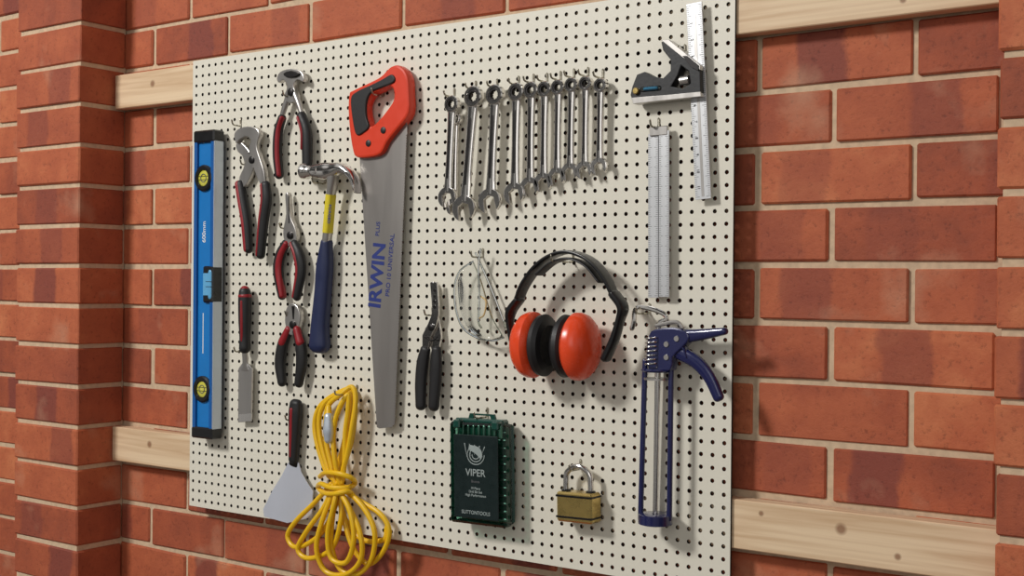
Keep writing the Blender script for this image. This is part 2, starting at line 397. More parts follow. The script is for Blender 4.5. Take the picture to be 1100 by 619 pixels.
# ------------------------------------------------------------------ pegboard
begin('pegboard')
def pegboard(W=1.2, H=.9, th=.0048, p=.019, r=.0033, n=16):
    nc = int(W/p); nr = int(H/p); mx = (W-nc*p)/2; mz = (H-nr*p)/2
    V = []; Fc = []; mi = []
    sq = []; ci = []
    for k in range(n):
        a = 2*math.pi*k/n; c, s = math.cos(a), math.sin(a); q = max(abs(c), abs(s))
        sq.append((c/q*p/2, s/q*p/2)); ci.append((c*r, s*r))
    for i in range(nc):
        for j in range(nr):
            cx = mx+(i+.5)*p; cz = Z0+mz+(j+.5)*p; o = len(V)
            for (y, l) in ((0, sq), (0, ci), (th, ci), (th, sq)):
                for a, b_ in l: V.append((cx+a, y, cz+b_))
            for k in range(n):
                k2 = (k+1) % n
                for L_ in range(3):
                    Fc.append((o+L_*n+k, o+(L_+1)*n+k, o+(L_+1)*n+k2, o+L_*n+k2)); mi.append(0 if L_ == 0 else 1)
    def quad(a, b_, c, d, m_):
        o = len(V); V.extend([(q[0], q[1], q[2]+Z0) for q in (a, b_, c, d)]); Fc.append((o, o+1, o+2, o+3)); mi.append(m_)
    for y, m_, rev in ((0, 0, False), (th, 1, True)):
        for x0, x1, z0, z1 in ((0, W, 0, mz), (0, W, H-mz, H), (0, mx, mz, H-mz), (W-mx, W, mz, H-mz)):
            if x1-x0 < 1e-6 or z1-z0 < 1e-6: continue
            q = [(x0, y, z0), (x1, y, z0), (x1, y, z1), (x0, y, z1)]
            if rev: q.reverse()
            quad(*q, m_)
    quad((W, 0, 0), (W, th, 0), (W, th, H), (W, 0, H), 1); quad((0, 0, H), (0, th, H), (0, th, 0), (0, 0, 0), 1)
    quad((0, 0, 0), (0, th, 0), (W, th, 0), (W, 0, 0), 1); quad((0, 0, H), (W, 0, H), (W, th, H), (0, th, H), 1)
    me = bpy.data.meshes.new('panel'); me.from_pydata(V, [], Fc)
    me.materials.append(M['board']); me.materials.append(M['hardboard']); me.polygons.foreach_set('material_index', mi)
    regmesh('panel', me, False)
pegboard()
spec = [(486, 112, 481, 212, .0145, .020), (509, 104, 499, 224, .0180, .020), (532, 102, 526.5, 216, .0172, .018), (555, 99, 553, 208, .0152, .018), (571, 97, 569.5, 201, .0138, .016), (585.5, 96, 584, 196, .0130, .016),
        (600, 94, 598.5, 190, .0124, .016), (614.5, 91.5, 612.5, 185, .0121, .016), (629.5, 90, 628, 183, .0118, .016), (645.5, 92, 644, 179, .0115, .016), (490, 128, 488, 222, .012, .010)]
def hook(x, y, ln=.03, r=.0016, up=.008, top=0.0127):
    a = P(x, y, 0)
    tube([a+Vector((0, .004, top)), a+Vector((0, -.0018, top)), a+Vector((0, -.0018, 0)), a+Vector((0, -ln*.5, -.001)), a+Vector((0, -ln, 0)), a+Vector((0, -ln-.004, up))], r, M['zinc'], 'hook', sub=5, n=8)
for s_ in spec[:10]: hook(s_[0]+2.5, s_[1]-8, .026, up=.006)
for x, y, ln in ((708, 137, .024), (616, 281, .06), (384, 422, .055), (524, 447, .034), (624, 503, .03), (519, 276, .03), (316, 104, .026), (259, 135, .02), (268, 177, .02), (310, 245, .02), (316, 339, .02), (349, 197, .03), (363, 197, .03), (413, 103, .03), (465, 338, .02), (263, 377, .024), (316, 450, .02), (698, 336, .04), (736, 58, .02), (232, 155, .03)):
    hook(x, y, ln)
end()

# ------------------------------------------------------------------ spirit level
begin('spirit_level')
f = Fr(P(208.5, 141, .034), P(206, 470, .034)); W = .058; L = f.L
f.box(.015, L-.015, .008, W-.008, .013, .029, M['blue'], 'web')
f.box(.015, L-.015, 0, .009, .008, .034, M['blued'], 'flange_left')
f.box(.015, L-.015, W-.009, W, .008, .034, M['blued'], 'flange_right')
f.box(.015, L-.015, W-.0005, W+.0012, .009, .033, M['silver'], 'milled_edge', .0003)
f.box(.02, L-.02, W-.001, W+.0025, .0075, .0095, M['blackg'], 'edge_trim', .0003)
f.box(0, .024, -.001, W+.002, .007, .036, M['blackg'], 'end_cap_top', .003)
f.box(L-.022, L, -.001, W+.002, .007, .036, M['blackg'], 'end_cap_bottom', .003)
for a in (.094, L-.097):
    c = f.p(a, W*.48, .027)
    lathe(c, NY, [(0, .026), (.006, .026), (.0085, .023), (.0085, .0165), (.005, .016), (0, .016)], M['blackg'], 'vial_ring', cyc=True, n=40)
    lathe(c, NY, [(0, .0159), (.005, .0159), (.006, .014)], M['vial'], 'vial_window')
    lathe(c+NY*.0055, NY, [(0, .0085), (.0012, .0085), (.0012, .007), (0, .007)], M['tick'], 'vial_circle', cyc=True)
    for d in (-.004, .003): f.box(a+d, a+d+.001, W*.48-.014, W*.48+.014, .0330, .0336, M['blackg'], 'vial_line', .0001)
a = L/2
f.box(a-.036, a+.036, W-.028, W+.002, .009, .036, M['blackg'], 'centre_vial_mount', .003)
f.box(a-.022, a+.022, W-.025, W-.008, .034, .0375, M['vblue'], 'vial_block', .001)
tube([f.p(a-.024, W-.006, .030), f.p(a+.024, W-.006, .030)], .0078, M['vblue'], 'centre_vial', sub=1, n=16)
for d in (-.006, .004): f.box(a+d, a+d+.001, W-.016, W+.002, .0376, .0382, M['blackg'], 'vial_line', .0002)
text('600mm', f.p(.20, W*.46, .0293), f.A*-1, .014, M['white'])
f.box(.36, .44, W*.42, W*.46, .0288, .0293, M['white'], 'print_stripe', .0001)
end()

# ------------------------------------------------------------------ pliers
def grip(pts, mt=None, red=.55, off=0.0):
    sweep(pts, M['black'], 'grip', n=18)
    q = [(x+off, y, h+.001, w*red, t) for x, y, h, w, t in pts[:]]
    sweep(q, M['red'], 'grip_inlay', n=18)
def pivot(x, y, h, r=.006):
    lathe(P(x, y, h), NY, [(0, r), (.003, r), (.004, r*.75)], M['dark'], 'pivot_bolt', n=20)

begin('end_cutting_pincers')
prism([pp([(298, 84), (302, 77), (312, 74), (323, 76), (327, 83), (326, 88), (320, 86), (316, 92), (319, 103), (316, 110), (309, 110), (306, 103), (309, 93), (305, 86), (300, 89)], .018)], .008, .020, M['steel'], 'jaws', .0015, 3)
prism([pp([(305, 79), (313, 76), (322, 79), (317, 83), (308, 83)], .022)], .018, .024, M['dark'], 'jaw_faces', .001, 2)
pivot(313, 99, .020, .0075)
sweep([(311, 100, .015, .007, .005), (306, 115, .015, .006, .005), (302, 128, .015, .005, .004)], M['steel'], 'arm_left')
sweep([(316, 100, .017, .007, .005), (321, 112, .017, .006, .005), (325, 126, .017, .005, .004)], M['steel'], 'arm_right')
grip([(303, 127, .015, .008, .008), (299, 142, .015, .010, .008), (298, 165, .015, .010, .008), (300, 188, .015, .009, .008)], off=1)
sweep([(324, 125, .017, .010, .009), (329, 140, .017, .011, .009), (330, 160, .017, .011, .009), (330, 187, .017, .010, .008)], M['black'], 'grip', n=18)
sweep([(322, 127, .020, .005, .008), (326, 142, .020, .004, .008), (326, 160, .020, .003, .008)], M['red'], 'grip_inlay')
end()

begin('water_pump_pliers')
prism([pp([(253, 145), (257, 139), (267, 136), (277, 138), (280, 145), (277, 156), (280, 168), (285, 184), (286, 198), (281, 198), (275, 184), (270, 170), (269, 158), (271, 151), (266, 147), (259, 150), (255, 154)], .018)], .010, .022, M['steel'], 'upper_jaw', .0015, 3)
prism([pp([(254, 156), (258, 152), (263, 156), (268, 162), (273, 174), (271, 186), (264, 200), (258, 201), (258, 190), (263, 178), (261, 168), (256, 163)], .014)], .006, .016, M['steel'], 'lower_jaw', .0015, 3)
for k in range(4): lathe(P(269+k*2, 164+k*6, .0205), NY, [(0, .0035), (.001, .0035)], M['dark'], 'slip_slot', n=12)
pivot(271, 172, .021, .007)
grip([(258, 198, .014, .010, .008), (261, 215, .014, .0105, .009), (265, 240, .014, .0105, .009), (267, 268, .014, .009, .008)], red=.74, off=-1.5)
grip([(285, 199, .018, .011, .008), (286, 215, .018, .012, .009), (283, 240, .018, .011, .009), (280, 274, .018, .009, .008)], red=.45, off=-2)
end()

begin('long_nose_pliers')
prism([pp([(307, 210), (309.5, 207), (311, 215), (312.5, 232), (318, 246), (319, 258), (312, 265), (306, 258), (305, 247), (308, 230)], .016)], .008, .018, M['steel'], 'jaws', .0012, 3)
prism([pp([(309.3, 210), (310, 210), (310.4, 240), (309.7, 240)], .019)], .0175, .0188, M['dark'], 'jaw_gap', .0001)
pivot(312, 253, .018, .007)
grip([(307, 262, .015, .009, .007), (301, 275, .015, .012, .008), (299, 292, .015, .012, .008), (303, 318, .015, .008, .008)], red=.65, off=1)
grip([(316, 262, .017, .009, .007), (321, 274, .017, .012, .009), (323, 292, .017, .012, .008), (319, 319, .017, .008, .008)], red=.5, off=-2)
end()

begin('diagonal_cutters')
prism([pp([(309, 330), (314, 326), (320, 329), (323, 340), (321, 352), (316, 360), (310, 358), (307, 348), (307, 338)], .018)], .008, .020, M['steel'], 'jaws', .0015, 3)
prism([pp([(313, 329), (316, 329), (315.3, 343), (314.3, 343)], .021)], .0195, .0208, M['dark'], 'cutting_gap', .0001)
pivot(315, 349, .020, .0075)
for pts in ([(310, 356, .015, .010, .007), (304, 370, .015, .012, .009), (301, 390, .015, .012, .009), (303, 411, .015, .009, .008)],
            [(319, 356, .017, .010, .007), (323, 370, .017, .012, .009), (324, 390, .017, .012, .009), (321, 412, .017, .009, .008)]):
    sweep(pts, M['black'], 'grip', n=18)
    sweep([(x, y-2, h+.002, w*.75, t) for x, y, h, w, t in pts[:2]], M['red'], 'grip_collar')
end()

# ------------------------------------------------------------------ hammer
begin('claw_hammer')
H = .030
lathe(P(325, 184, H), (P(345, 184, H)-P(325, 184, H)), [(0, .0125), (.002, .0145), (.012, .0145), (.016, .012), (.028, .0105), (.046, .013)], M['chrome'], 'striking_face')
sweep([(338, 184, H, .012, .011), (350, 184, H, .016, .013), (358, 183, H, .014, .013), (368, 181, H, .010, .014), (377, 187, H, .007, .013), (382, 196, H, .005, .012), (384, 207, H, .002, .010)], M['chrome'], 'claw', e=2.6)
sweep([(383.4, 208, H, .0004, .002), (381.5, 196, H+.0015, .0055, .0015), (375, 187, H+.005, .0074, .0015)], M['dark'], 'claw_slot')
sweep([(358, 184, H, .011, .011), (357, 200, H-.002, .0075, .010), (355, 215, H-.004, .007, .009), (351, 262, H-.008, .007, .009)], M['steel'], 'shank', e=3)
sweep([(355.5, 209, H-.003, .0078, .0096), (352, 250, H-.007, .0078, .0096)], M['label_y'], 'label', e=3, rnd=False)
text('FORGED', P(353.7, 230, H+.0045), P(352, 250, 0)-P(355.5, 209, 0), .009, M['bluet'])
sweep([(351, 261, .021, .010, .011), (349, 285, .020, .016, .013), (347, 315, .019, .0165, .013), (344, 350, .018, .018, .014), (343.5, 371, .018, .021, .015)], M['navy'], 'grip', e=2.6, n=20)
end()

# ------------------------------------------------------------------ hand saw
begin('hand_saw')
hb = .016
back = [P(386, 160, hb), P(405, 459, hb)]; edge = [P(437, 128, hb), P(423.5, 456, hb)]
bl = [back[0], back[1], P(408, 460.5, hb), P(421, 459, hb)]
n = 110
for i in range(n):
    q = edge[1].lerp(edge[0], i/n*0.955); bl.append(q); q2 = edge[1].lerp(edge[0], (i+.5)/n*.955); bl.append(q2+Vector((.0028, 0, 0)))
bl.append(edge[0])
prism([bl], hb-.0006, hb+.0006, M['saw'], 'blade', .0001)
out = pp([(421, 71), (427, 70), (434, 75), (438, 84), (439, 97), (439, 121), (428, 137), (416, 152), (409, 165), (396, 169), (383, 169), (379, 162), (375.5, 140), (374, 118), (375, 101), (379, 97), (398, 88), (409, 82), (417, 74)], .026)
hole = pp([(396, 123), (396, 112), (401, 103), (410, 98), (420, 93), (425, 97), (425, 108), (418, 119), (408, 131), (400, 136)], .020)
prism([out, hole], .006, .027, M['orange'], 'handle', .004, 3)
blk = pp([(377, 106), (384, 98), (399, 91), (411, 85), (420, 80), (424, 84), (422, 89), (410, 94), (399, 99), (393.5, 109), (393, 124), (396, 136), (391, 142), (383, 145), (379, 130)], .029)
prism([blk], .024, .0300, M['black'], 'rubber_grip', .002, 4)
for x, y in ((396, 154), (412, 140)): lathe(P(x, y, .0265), NY, [(0, .006), (.0015, .006), (.0025, .004)], M['black'], 'handle_bolt', n=20)
ax = P(400, 330, hb)-P(406, 258, hb)
text('IRWIN', P(405.5, 296, hb+.0008), -ax, .040, M['bluet'], sx=1.0, bold=.03)
text('PRO 10 UNIVERSAL', P(419, 285, hb+.0008), -ax, .013, M['bluet'])
text('PLUS', P(406, 246, hb+.0008), -ax, .012, M['bluet'])
end()

# ------------------------------------------------------------------ chisel / scraper
begin('wood_chisel')
sweep([(263, 314, .018, .012, .011), (263, 322, .018, .0135, .012), (263, 345, .018, .0125, .012), (263, 362, .018, .011, .010), (263, 374, .018, .0115, .011)], M['black'], 'handle', n=24)
sweep([(263, 312, .018, .010, .009), (263, 318, .018, .0138, .0122)], M['red'], 'striking_cap', n=24)
sweep([(262.5, 324, .0215, .004, .0100), (262.5, 345, .0215, .0045, .0100), (262.5, 366, .020, .004, .0090)], M['red'], 'handle_inlay')
sweep([(263, 374, .018, .006, .006), (263.5, 390, .015, .007, .004), (263.8, 398, .014, .013, .002)], M['steel'], 'neck')
prism([pp([(256.5, 396), (260, 391), (267, 391), (271, 396), (270, 453), (256, 454)], .014)], .011, .015, M['steel'], 'blade', .0007)
prism([pp([(256.4, 445), (270.2, 444), (270, 452.5), (256.2, 453.5)], .0155)], .0147, .0153, M['chrome'], 'bevel', .0002)
end()

begin('filling_knife')
sweep([(318, 434, .014, .013, .009), (317.5, 445, .014, .0145, .010), (316.5, 470, .014, .012, .009), (315.5, 494, .014, .010, .008)], M['black'], 'handle', n=20, e=2.5)
sweep([(315.5, 440, .017, .0055, .009), (314.5, 465, .017, .0055, .008), (314, 490, .016, .004, .007)], M['red'], 'handle_inlay')
sweep([(315.5, 493, .014, .009, .007), (315, 499, .013, .011, .004)], M['dark'], 'ferrule')
prism([pp([(310, 497), (321, 497), (324, 508), (331, 520), (336.5, 528), (335, 556), (309, 562), (284, 555), (283, 547), (293, 527), (303, 511)], .012)], .0115, .0130, M['scraper'], 'blade', .0002)
end()

# ------------------------------------------------------------------ ratchet spanners
for si, (x0, y0, x1, y1, R, h) in enumerate(spec):
    begin('ratchet_spanner')
    f = Fr(P(x0, y0, h), P(x1, y1, h)); L = f.L
    c = f.p(0, 0, h)
    lathe(c+NY*(-.006), NY, [(0, R*.93), (.001, R), (.010, R), (.0115, R*.9), (.0115, R*.68), (.0095, R*.62), (.001, R*.62), (0, R*.68)], M['chrome'], 'ring_end', cyc=True)
    pts = []
    for k in range(24):
        rr = R*(.50 if k % 2 else .42); a = 2*math.pi*k/24; pts.append(Vector((c.x+rr*math.cos(a), 0, c.z+rr*math.sin(a))))
    prism([circ(c, R*.64), pts], h-.005, h+.004, M['dark'], 'ratchet_insert', .0003)
    f.sw([(R*.82, 0, h, R*.66, .0050), (R*1.4, 0, h, R*.54, .0048), (L*.5, 0, h, R*.47, .0045), (L-R*1.5, 0, h, R*.55, .0043), (L-R*.7, 0, h, R*.72, .0042)], M['chrome'], 'shank', e=2.3)
    f.sw([(R*2.0, 0, h+.0042, R*.16, .0008), (L*.5, 0, h+.0040, R*.16, .0008), (L-R*2.2, 0, h+.0038, R*.16, .0008)], M['dark'], 'shank_recess_dark')  # dark strip laid on the shank: recess shade and dark reflection as colour
    cj = f.p(L, 0, 0); ang = math.radians(15); Rj = R*1.2
    sd = f.A*math.cos(ang)+f.B*math.sin(ang); pe = -f.A*math.sin(ang)+f.B*math.cos(ang)
    q = []
    for k in range(25):
        a = math.radians(33+(360-66)*k/24); rr = Rj*(1.0+.10*abs(math.sin(a)))
        q.append(cj+sd*(rr*math.cos(a))+pe*(rr*math.sin(a)))
    q.append(cj+sd*(-.20*Rj)+pe*(-.5*Rj)); q.append(cj+sd*(-.42*Rj)); q.append(cj+sd*(-.20*Rj)+pe*(.5*Rj))
    prism([q], h-.0040, h+.0040, M['chrome'], 'open_end', .0014)
    end()

# ------------------------------------------------------------------ combination square
def ticks(f, a0, a1, b_edge, dirn, h, step=.005, name='graduations', mt=None, big=.009, small=.005):
    V = []; Fc = []; i = 0; a = a0
    while a < a1:
        ln = big if i % 5 == 0 else small
        b0, b1 = b_edge, b_edge+dirn*ln
        o = len(V)
        for aa, bb in ((a-.0003, b0), (a+.0003, b0), (a+.0003, b1), (a-.0003, b1)): V.append(f.p(aa, bb, h))
        Fc.append((o, o+1, o+2, o+3)); a += step; i += 1
    return mesh(name, V, Fc, mt or M['tick'], smooth=False, recalc=False)
begin('combination_square')
f = Fr(P(745.5, 3, .014), P(755.5, 214, .014)); hw = .0128
f.box(0, f.L, -hw, hw, .012, .0145, M['rule'], 'rule', .0003)
f.box(.004, f.L-.004, -.0022, .0022, .0143, .0148, M['steel'], 'rule_groove', .0001)
ticks(f, .004, f.L-.003, -hw+.0004, 1, .01475, .003, big=.007, small=.004); ticks(f, .004, f.L-.003, hw-.0004, -1, .01475, .003, big=.007, small=.004)
for k in range(11): text(str(k+1), f.p(.03+k*.0245, -.006, .0148), f.A, .006, M['dark'])
prism([pp([(679, 93), (684, 80), (692, 77), (701, 82), (712, 84), (720, 76), (720, 64), (712, 54), (710, 45), (718, 43), (734, 56), (748, 67), (752, 76), (753, 103), (716, 107), (680, 111), (677, 102)], .024),
       pp([(722, 93), (729, 82), (733, 71), (741, 77), (743, 90), (735, 96)], .020)], .006, .024, M['cast'], 'cast_head', .0015)
prism([pp([(678, 105), (716, 102), (752, 98.5), (753, 103.5), (716, 107.5), (680, 111.5)], .026)], .007, .0258, M['steel'], 'machined_base', .0005)
prism([pp([(710, 43), (718, 42.5), (752, 70), (752, 75), (746, 72)], .026)], .007, .0258, M['steel'], 'machined_mitre_face', .0005)
tubep([(690, 96, .0235), (708, 94.5, .0235)], .0042, M['rim'], 'vial', sub=1)
tubep([(693, 95.8, .0245), (705, 94.8, .0245)], .0030, M['vblue'], 'vial_fluid', sub=1)
lathe(P(738, 86, .020), f.B, [(-.010, .007), (.004, .007), (.005, .005)], M['steel'], 'lock_nut', n=16)
lathe(P(684, 98, .024), NY, [(0, .005), (.004, .005), (.005, .004)], M['brass'], 'scriber_knob', n=16)
prism([pp([(733, 60), (738, 60), (750, 70), (750, 76), (742, 72)], .0275)], .026, .0275, M['dark'], 'blade_clamp', .0003)
end()

begin('folding_rule')
f = Fr(P(707.5, 143, .014), P(707.5, 320, .014)); L = f.L
f.box(0, L, -.0185, -.001, .011, .0135, M['rule'], 'leaf_left', .0004)
f.box(-.003, L-.001, .001, .0185, .013, .0155, M['rule'], 'leaf_right', .0004)
f.box(.002, L-.002, -.0012, .0012, .010, .0125, M['dark'], 'leaf_gap', .0002)
f.box(-.010, .004, -.015, .016, .010, .0165, M['steel'], 'hinge', .001)
for b_, d in ((-.018, 1), (-.0015, -1)): ticks(f, .006, L-.003, b_, d, .0137, .003, big=.006, small=.0035)
for b_, d in ((.0015, 1), (.018, -1)): ticks(f, .006, L-.003, b_, d, .0157, .003, big=.006, small=.0035)
end()

# ------------------------------------------------------------------ ear muffs
begin('ear_defenders')
H = .048
sweep([(556, 327, H, .0025, .012), (563, 308, H, .003, .014), (577, 288, H, .003, .015), (594, 275, H, .003, .015), (613, 271, H, .003, .015), (634, 279, H, .003, .015), (650, 296, H, .003, .014), (661, 319, H, .0025, .012)], M['blackg'], 'headband', e=4, sub=8)
sweep([(579, 295, H, .002, .011), (595, 282, H, .002, .012), (613, 278, H, .002, .012), (632, 286, H, .002, .012), (646, 303, H, .002, .011)], M['black'], 'headband_lining', e=4, sub=8)
sweep([(558, 322, H, .005, .013), (549, 335, H, .006, .012), (548, 350, H, .004, .008), (551, 368, H, .004, .007), (555, 376, H, .003, .007)], M['blackg'], 'arm_left', e=3)
sweep([(660, 316, H, .006, .014), (669, 330, H, .006, .013), (666, 345, H, .0045, .011), (660, 365, H, .0055, .011), (651, 385, H, .006, .011)], M['blackg'], 'arm_right', e=3)
X = Vector((1, 0, 0))
cupc = [(0, .028), (.004, .040), (.010, .0455), (.018, .0455), (.026, .043), (.034, .036), (.040, .025), (.043, .012), (.0435, .003)]
cus = [(0, .036), (.004, .042), (.010, .043), (.015, .038), (.017, .028), (.014, .022)]
cl = P(582, 371, H); cr_ = P(611, 372, H)
for c, d in ((cl, -1), (cr_, 1)):
    lathe(c+X*d*.003, X*d, [(a*1.05, r*1.12) for a, r in cupc], M['muff'], 'cup_shell', s1=1.03, s2=.86, n=48)
    lathe(c+X*d*.0055, X*-d, [(a*1.2, r*1.1) for a, r in cus], M['black'], 'cushion', s1=1.04, s2=.87, n=48)
    lathe(c+X*d*.040, X*d, [(0, .022), (.005, .02), (.008, .012)], M['muff'], 'cup_boss', s1=1.3, s2=.7)
end()

# ------------------------------------------------------------------ wire stripper
begin('wire_stripper')
prism([pp([(461, 304), (464, 302), (466, 306), (467, 330), (471, 345), (473, 362), (470, 378), (464, 378), (458, 366), (457, 352), (462, 342), (463, 330)], .016)], .008, .014, M['chrome'], 'jaw_left', .001)
prism([pp([(465, 303), (469, 303), (470.5, 325), (470.5, 338), (468, 350), (462, 362), (459, 378), (453, 378), (453, 360), (459, 348), (463, 338), (463.5, 325)], .020)], .014, .019, M['chrome'], 'jaw_right', .001)
for y in (312, 318, 324, 330): lathe(P(467, y, .0185), NY, [(0, .003), (.001, .003)], M['dark'], 'strip_notch', n=12)
pivot(464, 352, .019, .006)
tubep([(456, 362, .022), (464, 366, .024), (470, 362, .022)], .0015, M['dark'], 'spring')
sweep([(457, 376, .016, .010, .007), (454, 390, .016, .012, .008), (452, 412, .016, .0115, .008), (452, 436, .016, .010, .008)], M['black'], 'grip', n=18)
sweep([(469, 376, .018, .009, .007), (468.5, 392, .018, .012, .008), (467.5, 414, .018, .0115, .008), (466, 437, .018, .010, .008)], M['black'], 'grip', n=18)
end()

# ------------------------------------------------------------------ safety glasses
begin('safety_glasses')
rows = [[(507, 281), (495, 290), (490, 303)], [(516, 300), (502, 305), (489, 318)], [(522, 320), (508, 325), (490, 334)], [(528, 340), (514, 345), (496, 350)], [(540, 362), (524, 366), (509, 361)]]
V = []; Fc = []
grid = []
for ri, r in enumerate(rows):
    grid.append([P(x, y, .012+.02*math.sin(math.pi*(k+.5)/3)) for k, (x, y) in enumerate(r)])
g2 = []
cols = []
for k in range(3): cols.append(cr([tuple(g[k]) for g in grid], 5))
for i in range(len(cols[0])): g2.append(cr([cols[k][i] for k in range(3)], 5))
nn = len(g2[0])
for r in g2: V.extend(r)
for i in range(len(g2)-1):
    for j in range(nn-1): Fc.append((i*nn+j, i*nn+j+1, (i+1)*nn+j+1, (i+1)*nn+j))
o = mesh('lens', V, Fc, M['clear'])
s = o.modifiers.new('s', 'SOLIDIFY'); s.thickness = .0018
loop = [(508, 281, .02), (494, 291, .024), (488, 308, .026), (489, 330, .026), (496, 351, .024), (510, 362, .022), (528, 366, .02), (541, 363, .018)]
tubep(loop, .0014, M['rim'], 'lens_rim'); tubep([(x+.5, y, h+.001) for x, y, h in loop], .0006, M['silver'], 'lens_edge')
tubep([(516, 268, .022), (514, 290, .02), (515, 318, .02), (514, 345, .02), (517, 352, .02)], .0018, M['rim'], 'temple')
tubep([(516, 268, .0235), (514, 290, .0215), (515, 318, .0215), (514, 345, .0215)], .0008, M['white'], 'temple_core')
tubep([(511, 272, .014), (520, 292, .014), (530, 316, .014), (541, 345, .014), (543, 352, .014)], .0018, M['rim'], 'temple')
tubep([(511, 272, .0155), (520, 292, .0155), (530, 316, .0155), (541, 345, .0155)], .0008, M['white'], 'temple_core')
tubep([(516, 318, .024), (522, 324, .028), (520, 338, .028), (515, 342, .024)], .0014, M['amber'], 'nose_pad')
tubep([(508, 281, .02), (516, 300, .018), (522, 320, .018), (528, 340, .018), (541, 363, .018)], .0011, M['rim'], 'brow_edge')
tubep([(516, 300, .02), (522, 320, .02), (529, 342, .02)], .0008, M['amber'], 'bridge')
end()

# ------------------------------------------------------------------ caulking gun
begin('caulking_gun')
H = .034
for x0, y0, x1, y1, hh, r in ((693, 388, 688, 558, H, .0042), (721, 388, 719, 558, H, .0042), (708, 388, 703, 558, .010, .003)):
    tubep([(x0, y0, hh), (x1, y1, hh)], r, M['gunblue'], 'frame_rod', sub=1, n=12)
tubep([(707, 352, H), (704, 552, H)], .004, M['chrome'], 'plunger_rod', sub=1, n=12)
vd = (P(704, 552, H)-P(707, 352, H))
lathe(P(704, 552, H), vd, [(0, .023), (.001, .0255), (.015, .0255), (.016, .023), (.016, .008), (.004, .008), (.004, .005), (0, .005)], M['gunblue'], 'nozzle_cap', cyc=True, n=36)
lathe(P(705.5, 396, H), vd, [(0, .022), (.0025, .024), (.005, .022)], M['gunblue'], 'rear_plate', n=36)
lathe(P(705.3, 406, H), vd, [(0, .019), (.003, .019)], M['steel'], 'plunger_disc', n=36)
prism([pp([(697, 360), (703, 354), (722, 352), (736, 356), (740, 364), (732, 374), (722, 384), (720, 398), (697, 398), (694, 378)], H+.010),], H-.010, H+.010, M['gunblue'], 'body', .002, 2)
fs_ = Fr(P(704, 362, H), P(703, 394, H)); pts = []
for k in range(0, 97):
    a = k/96*7*2*math.pi; pts.append(fs_.p(fs_.L*k/96, .009*math.cos(a), H+.004+.0095*math.sin(a)+.006))
tube(pts, .0013, M['chrome'], 'spring', sub=1, n=8)
sweep([(722, 360, H, .012, .008), (738, 361, H, .010, .008), (758, 359, H, .008, .008), (778, 356, H, .0055, .007)], M['gunblue'], 'handle', e=3)
sweep([(716, 372, H, .009, .006), (732, 380, H, .010, .007), (748, 389, H, .010, .007), (762, 405, H, .009, .007), (772, 427, H, .008, .006)], M['gunblue'], 'trigger', e=3)
sweep([(728, 366, H, .003, .009), (736, 374, H, .003, .009), (740, 384, H, .002, .009)], M['gunblue'], 'linkage')
tubep([(707, 356, H), (709, 347, H), (716, 343, H), (714, 338, H), (703, 333, H), (688, 330, H), (682, 334, H), (681, 345, H), (679, 353, H)], .0038, M['chrome'], 'pull_hook')
tubep([(705, 350, H+.006), (726, 346, H+.006), (733, 352, H+.006)], .003, M['steel'], 'thumb_release')
for x, y in ((716, 370), (727, 364), (716, 384)): lathe(P(x, y, H+.0098), NY, [(0, .0045), (.002, .004)], M['steel'], 'rivet', n=14)
end()

# ------------------------------------------------------------------ drill bit case
begin('drill_bit_case')
H = .046
f = Fr(P(481, 453, H), P(482, 561, H)); Wd = (P(541, 453, H)-P(481, 453, H)).x; L = f.L
f.box(0.002, L-.002, .002, Wd-.002, .010, .020, M['green'], 'base_shell', .004)
f.box(0, L, 0, Wd, .021, H-.002, M['gclear'], 'translucent_lid', .004)
f.box(.006, L-.006, .005, Wd-.006, .0205, .026, M['trayg'], 'inner_tray', .002)
for k in range(9):
    b_ = .014+k*(Wd-.028)/8; r = .0014+.0003*k
    tube([f.p(.006, b_, .036), f.p(.022, b_, .036)], r, M['steel'], 'drill_bit', sub=1, n=8)
for k in range(12):
    a_ = .014+k*(L-.026)/11
    tube([f.p(a_, Wd-.024, .033), f.p(a_, Wd-.006, .033)], .0012+.00015*k, M['steel'], 'small_bit', sub=1, n=8)
    tube([f.p(a_, .006, .033), f.p(a_, .016, .033)], .0012+.00015*k, M['steel'], 'small_bit', sub=1, n=8)
f.box(.020, L-.010, .011, Wd-.013, H-.0035, H-.0008, M['greenblack'], 'front_label', .001)
f.box(-.006, .006, .004, Wd-.010, .016, H-.012, M['green'], 'top_lip', .003)
f.box(-.004, .010, .010, .024, .018, H+.000, M['green'], 'latch_left', .002)
f.box(-.004, .010, Wd-.026, Wd-.012, .018, H+.000, M['green'], 'latch_right', .002)
prism([[f.p(-.004, Wd*.25), f.p(-.014, Wd*.28), f.p(-.014, Wd*.72), f.p(-.004, Wd*.75)], [f.p(-.006, Wd*.34), f.p(-.011, Wd*.36), f.p(-.011, Wd*.64), f.p(-.006, Wd*.66)]], .024, .028, M['green'], 'hang_tab', .0005)
hh = H-.0006; mid = Wd*.49
text('VIPER', f.p(.082, mid, hh), f.B, .0165, M['print'])
text('Bronze', f.p(.096, mid, hh), f.B, .006, M['tick'])
text('19 Piece\nDrill Bit Set\nHigh Performance', f.p(.113, mid, hh), f.B, .0058, M['print'])
text('SUTTONTOOLS', f.p(L-.020, mid, hh), f.B, .0082, M['print'])
pts = []
for k in range(60):
    a = k/59*5*math.pi; r = .006+.012*(1-k/59)
    pts.append(f.p(.052+r*.95*math.sin(a), mid+r*math.cos(a)*1.05, hh+.0002))
sweepw([(*p, .0008, .0003) for p in pts], M['print'], 'emblem_coil', sub=1, n=6)
sweepw([(*f.p(.040, Wd*.38, hh+.0002), .004, .0003), (*f.p(.045, Wd*.52, hh+.0002), .006, .0003), (*f.p(.056, Wd*.60, hh+.0002), .003, .0003)], M['print'], 'emblem_head', n=10)
